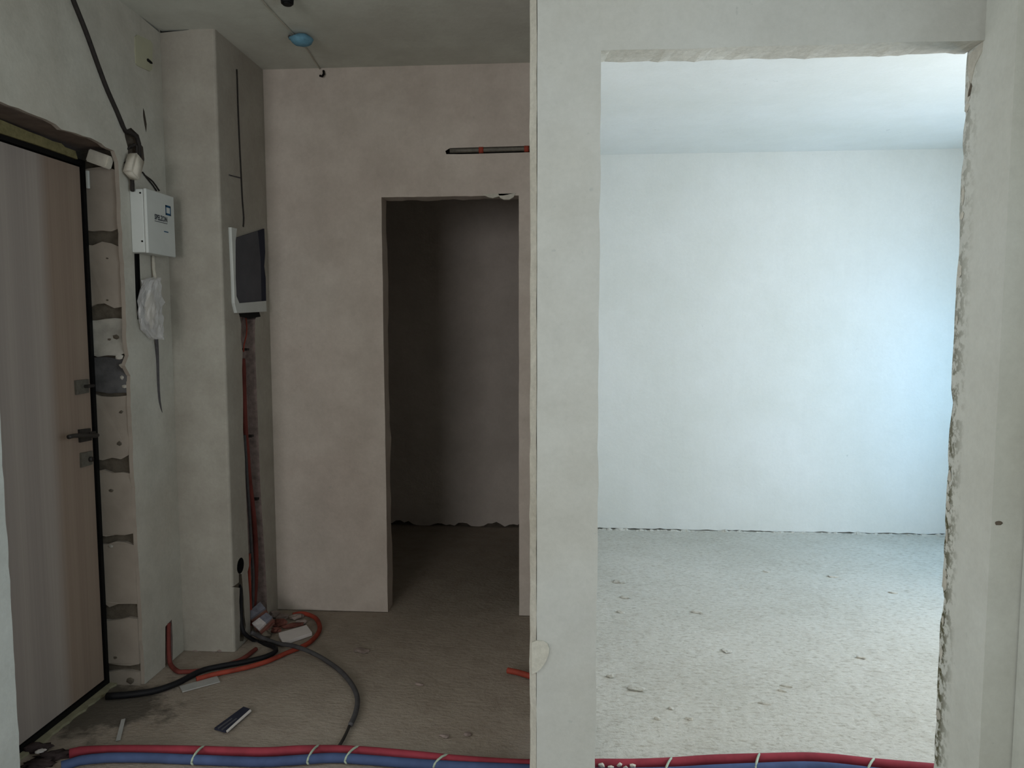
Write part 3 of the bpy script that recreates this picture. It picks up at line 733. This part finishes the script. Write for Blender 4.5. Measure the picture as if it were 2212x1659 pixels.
for k, (px, py) in enumerate(((530, 755), (540, 942), (552, 1078))):
    q = at_x(px, py, XP - .022)
    tag(box('cable_clip', (XP - .045, q.y - .012, q.z - .005), (XP - .008, q.y + .012, q.z + .006), M['cable_dark'], None, .002), ('top', 'middle', 'lowest')[k] + ' dark clip holding the conduit in the wall chase', 'clip', 'clips in the wall chase')

# ------------------------------------------------------------------ cable duct in the slot of the back wall
du = empty('cable_duct', at_y(1060, 325, DB)); tag(du, 'grey cable duct with red clips set in a slot above the doorway', 'cable duct')
p0, p1 = at_y(972, 326, DB + .008), at_y(1195, 320, DB + .008)
rail = tube('duct', [p0, p1], .0115, M['steel'], None, 10, .05)
clips = []
for px in (1040, 1138):
    c = p0.lerp(p1, (px - 972) / (1195 - 972))
    clips.append(tube('clip', [c - Vector((.011, 0, 0)), c + Vector((.011, 0, 0))], .0155, M['red_conduit'], None, 12, .05))
for c_ in clips: part_label(c_, 'red clip')
base_at(du, [rail] + clips)

# ------------------------------------------------------------------ ceiling items
tag(tube('ceiling_wire', [at_z(px, py, HC - .004) for px, py in ((556, -14), (575, 11), (600, 38), (625, 64), (640, 80), (662, 105), (680, 133), (695, 155))], .0026, M['cable_pale']), 'thin pale wire crossing the hall ceiling past the blue cover', 'wire')
bc = empty('blue_cover', at_z(653, 78, HC)); tag(bc, 'small light blue plastic cover hanging under the hall ceiling', 'cover')
q = at_z(652, 74, HC)
bm = bmesh.new(); bmesh.ops.create_uvsphere(bm, u_segments=28, v_segments=14, radius=1.0)
for v in bm.verts:
    k = 1 + .10 * noise.noise(v.co * 2.2)
    z = v.co.z
    v.co = Vector((v.co.x * .046 * k - (.012 if v.co.x < -.8 and z > 0 else 0), v.co.y * .042 * k, -.024 + z * .024 * k))
bmesh.ops.translate(bm, verts=bm.verts, vec=q)
bb = link_mesh('cap', bm, M['blue_cap'], None, True)
kn = blob('knot', q + Vector((-.052, -.004, -.010)), (.007, .007, .007), M['cable_grey'], None, 2, .3, 2)
base_at(bc, [bb, kn])
q = at_z(697, 152, HC)
hk = at_y(695, 163, DB - .012)
tag(tube('wire_end', [hk + Vector((.006, .010, .024)), hk + Vector((.012, -.004, .006)), hk + Vector((.004, -.006, -.006)), hk + Vector((-.008, -.004, -.002))], .0055, M['hole']), 'black curled wire end at the top of the hall end wall', 'wire')
ls = empty('lamp_holder', at_z(620, -12, HC)); tag(ls, 'black lamp holder hanging from the hall ceiling at the top edge', 'lamp holder')
q = at_z(620, -12, HC)
zb_ = at_y(620, 11, q.y).z
bm = bmesh.new()
bmesh.ops.create_cone(bm, cap_ends=True, segments=24, radius1=.022, radius2=.026, depth=HC - zb_)
bmesh.ops.translate(bm, verts=bm.verts, vec=(q.x, q.y, (HC + zb_) / 2))
es = [e for e in bm.edges if all(v.co.z < zb_ + .001 for v in e.verts)]
bmesh.ops.bevel(bm, geom=es, offset=.005, segments=2, affect='EDGES')
base_at(ls, [link_mesh('socket', bm, M['black_metal'])])

# ------------------------------------------------------------------ floor pipes
def floor_path(pts, z): return [at_z(px, py, z) for px, py in pts]
RP = .0155
red = empty('heating_pipe', at_z(700, 1622, 0)); tag(red, 'red sleeved heating pipe, rear one of the floor pair', 'pipe')
rp = floor_path(((150, 1628), (172, 1623), (260, 1620), (400, 1621), (560, 1625), (640, 1621), (720, 1620), (800, 1624), (900, 1633), (1000, 1643), (1140, 1651), (1290, 1650), (1370, 1650), (1450, 1647), (1540, 1641), (1640, 1638), (1740, 1636), (1810, 1640), (1870, 1647), (2005, 1659), (2100, 1667)), RP)
bp = floor_path(((132, 1655), (150, 1650), (172, 1643), (230, 1637), (320, 1637), (420, 1641), (560, 1646), (640, 1642), (720, 1637), (800, 1642), (900, 1650), (1000, 1656), (1140, 1662), (1290, 1670), (1450, 1668), (1540, 1663), (1640, 1659), (1740, 1656), (1810, 1660), (1870, 1667), (2005, 1681), (2100, 1690)), RP)
for v in bp: v.z = RP
sl_ = tube('sleeve', rp, RP, M['red_foam'], None, 12, .03)
base_at(red, [sl_])
blue = empty('heating_pipe', at_z(700, 1640, 0)); tag(blue, 'blue sleeved heating pipe, front one of the floor pair', 'pipe')
base_at(blue, [tube('sleeve', bp, RP, M['blue_foam'], None, 12, .03)])
def closest(path, x): return min(path, key=lambda p: abs(p.x - x))
rpath = catmull(rp, .01); bpath = catmull(bp, .01)
ties = []
for px in (418, 668, 752, 955, 1440, 1635, 1872):
    a = closest(rpath, at_z(px, 1640, RP).x + .012); b = closest(bpath, at_z(px, 1650, RP).x - .012)
    ctr = (a + b) / 2; d = (b - a); L = d.length / 2; d.normalize(); pts = []
    for k in range(13):
        t = 2 * math.pi * k / 12
        pts.append(ctr + d * ((L + RP + .0015) * math.cos(t)) + Vector((0, 0, 1)) * ((RP + .0028) * math.sin(t)))
    ties.append(tube('cable_tie', pts, (.0040), M['tie'], None, 6, .01))
base_at(red, ties)
ORD = ('leftmost', 'second from left', 'third from left', 'fourth from left', 'rightmost')
for k, (px, py) in enumerate(((1300, 1647), (1318, 1652), (1338, 1646), (1352, 1655), (1366, 1648), (575, 1636), (600, 1635), (640, 1634), (660, 1632))):
    q = at_z(px, py + 10, 0.012); bright = px > 1000; o_ = ORD[k] if bright else (ORD[k - 5] if k < 8 else ORD[4])
    tag(blob('plaster_crumb', (q.x, q.y - .004, .010 if not bright else .02), (.012, .007, .009), M['foam_white'], None, k, .6, 1),
        ('white plaster crumb on the pipes in the bright opening, ' if bright else 'pale plaster crumb between the pipes in the hall, ') + o_, 'crumb', 'plaster crumbs by the pipes in the ' + ('opening' if bright else 'hall'))

# ------------------------------------------------------------------ cables and conduits on the hall floor
tag(tube('floor_cable', floor_path(((230, 1504), (262, 1502), (300, 1498), (340, 1491), (382, 1476), (415, 1459), (441, 1447), (487, 1437), (527, 1430), (575, 1418), (596, 1406), (588, 1396)), .0135)
         + [at_x(556, 1386, -1.40), at_x(534, 1374, -1.425), at_x(524, 1360, -1.440), at_x(521, 1335, -1.450), at_x(520, 1262, XP - .012)], .0135, M['black_rubber'], None, 12, .02, 0, .006, True, .008), 'thick black cable running from the wall chase toward the entry door', 'cable')
tag(tube('conduit', floor_path(((424, 1467), (461, 1457), (500, 1449), (540, 1440), (579, 1428), (618, 1411), (650, 1398), (672, 1385), (688, 1366), (690, 1350), (680, 1334), (655, 1325), (632, 1328)), .011), .011, M['red_conduit'], None, 10, .02, .16, .007), 'orange-red corrugated conduit looping across the hall floor', 'conduit')
tag(tube('conduit', [at_x(364, 1346, XA), at_x(364, 1380, XA + .002), at_x(365, 1415, XA + .006), at_x(369, 1436, XA + .020)] + floor_path(((384, 1450), (400, 1451), (430, 1449), (470, 1441), (520, 1425), (553, 1402)), .010), .010, M['red_dusty'], None, 10, .02, .16, .007), 'dusty red conduit bending out of the pillar foot along the floor', 'conduit')
tag(tube('conduit', [at_x(543, 1366, -1.41)] + [at_z(px, py, z) for px, py, z in ((570, 1379, .010), (600, 1390, .012), (628, 1394, .024), (652, 1401, .033), (678, 1412, .022), (706, 1428, .010), (738, 1452, .010), (762, 1482, .010), (772, 1510, .010), (768, 1540, .010), (757, 1566, .010))], .010, M['cable_grey'], None, 10, .02, .16, .007), 'grey corrugated conduit curving over the hall floor', 'conduit')
tag(tube('cable', floor_path(((757, 1562), (748, 1584), (738, 1603), (732, 1612)), .0055), .0055, M['cable_dark']), 'thin dark cable end from the grey conduit to the red pipe', 'cable')
tag(tube('conduit', floor_path(((1096, 1448), (1120, 1453), (1150, 1462), (1200, 1478)), .013), .013, M['red_conduit'], None, 12, .02, .16, .008), 'red conduit end poking out behind the partition edge', 'conduit')

# ------------------------------------------------------------------ litter
def floor_quad(name, quad, z, mat, label, cat, group=None):
    o = poly(name, [at_z(px, py, z) for px, py in quad], (0, 0, -z + .0005), mat); return tag(o, label, cat, group)
floor_quad('white_block', ((602, 1367), (662, 1350), (674, 1366), (610, 1388)), .016, M['white_card'], 'white rectangular offcut lying inside the conduit loop', 'offcut')
floor_quad('white_strip', ((388, 1482), (469, 1460), (475, 1472), (394, 1494)), .004, M['strip'], 'white plastic strip on the floor along the black cable', 'strip')
floor_quad('tape_piece', ((262, 1554), (271, 1552), (260, 1598), (250, 1600)), .002, M['strip'], 'short pale strip of tape on the floor near the door sill', 'tape')
pk = empty('packet', at_z(503, 1553, 0)); tag(pk, 'dark navy packet with one white edge lying on the hall floor', 'packet')
b1 = poly('wrapper', [at_z(px, py, .008) for px, py in ((463, 1572), (526, 1526), (540, 1531), (487, 1579))], (0, 0, -.0075), M['navy_sheet'])
b2 = part_label(poly('white_edge', [at_z(px, py, .007) for px, py in ((488, 1578), (540, 1532), (543, 1535), (491, 1581))], (0, 0, -.0030), M['white_card']), 'white paper edge')
b3 = [poly('ridge', [at_z(px, py, .0095) for px, py in q], (0, 0, -.002), M['grey_sheet']) for q in (((470, 1572), (500, 1551), (502, 1552), (472, 1574)), ((478, 1575), (510, 1551), (512, 1552), (480, 1577)))]
base_at(pk, [b1, b2] + b3)
# two printed packs leaning in the corner at the foot of the chase
def pack(quad, split, mats, label):
    root = empty('carton', quad[0]); tag(root, label, 'carton', 'cartons at the chase foot')
    p = [Vector(q) for q in quad]; dn = Vector((.001, .004, -.009)); out = []
    m0, m1 = p[0].lerp(p[1], split), p[3].lerp(p[2], split)
    out.append(poly('printed_face', [p[0], m0, m1, p[3]], dn, mats[0])); out.append(poly('printed_face', [m0, p[1], p[2], m1], dn, mats[1]))
    for k in range(3):
        o = dn * (1 + k * 1.25); sh = Vector((.004 * (k % 2), 0, 0))
        out.append(poly('cardboard_layer', [q + o + sh for q in p], dn, M['cardboard'] if k != 1 else M['brick']))
    base_at(root, out)
pack([at_y(541, 1318, 3.27), at_y(562, 1300, 3.33), at_y(573, 1313, 3.31), at_y(541, 1336, 3.25)], .55, (M['paper_blue'], M['paper_blue']), 'grey printed carton leaning upright in the corner, rear of the two')
pack([at_y(544, 1346, 3.22), at_y(575, 1323, 3.28), at_y(588, 1332, 3.26), at_y(559, 1360, 3.20)], .52, (M['paper'], M['paper_blue']), 'white printed carton on brown layers, front of the two')
for k, (px, py, Y, s, mt, lab) in enumerate((
        (596, 1362, 0, (.024, .016, .015), 'brick', 'reddish brown rubble chunk just left of the white offcut'),
        (604, 1348, 0, (.030, .020, .018), 'brick', 'reddish brown rubble chunk in the middle of the heap'),
        (612, 1334, 0, (.028, .018, .015), 'rubble', 'pinkish grey rubble chunk left of centre in the conduit loop'),
        (640, 1333, 0, (.034, .020, .013), 'rubble', 'pinkish grey rubble lump under the tip of the orange conduit'),
        (652, 1344, 0, (.024, .015, .011), 'rubble', 'small pinkish grey rubble chunk behind the white offcut'),
        (630, 1352, 0, (.050, .012, .012), 'brick', 'long reddish brown splinter lying along the back of the white offcut'),
        (592, 1330, 0, (.026, .018, .018), 'rubble', 'pinkish grey rubble chunk against the hall end wall'),
        (572, 1374, 0, (.034, .022, .022), 'mortar', 'dark grey mortar lump under the white printed carton'),
        (556, 1366, 0, (.022, .020, .030), 'mortar', 'dark grey mortar lump under the grey printed carton'))):
    q = at_z(px, py, .008)
    tag(blob('rubble_chunk', (q.x, q.y, s[2] * .75), s, M[mt], None, k + 11, .7, 2, .5, 4), lab, 'rubble', 'rubble heap at the chase foot')
# rags and scraps in the left corner
for k, (px, py, sx, sy, sz, rot, lab) in enumerate(((118, 1632, .055, .020, .012, .25, 'crumpled dark rag by the pipe ends, nearest the blue pipe'), (80, 1652, .045, .022, .012, .2, 'crumpled dark rag at the foot of the left wall end, nearest the camera'),
        (75, 1618, .050, .022, .014, .3, 'crumpled dark rag against the door sill under the white scrap'))):
    q = at_z(px, py, .004)
    tag(blob('dirty_rag', (q.x, q.y, .004), (sx, sy, sz), M['rag'], None, k + 40, .9, 3, rot, 5), lab, 'rag', 'rags by the door sill')
q = at_z(88, 1622, .02)
tag(blob('paper_scrap', q, (.018, .012, .004), M['white_card'], None, 5, .5, 2, .4), 'small white scrap on the rags at the door sill', 'scrap')
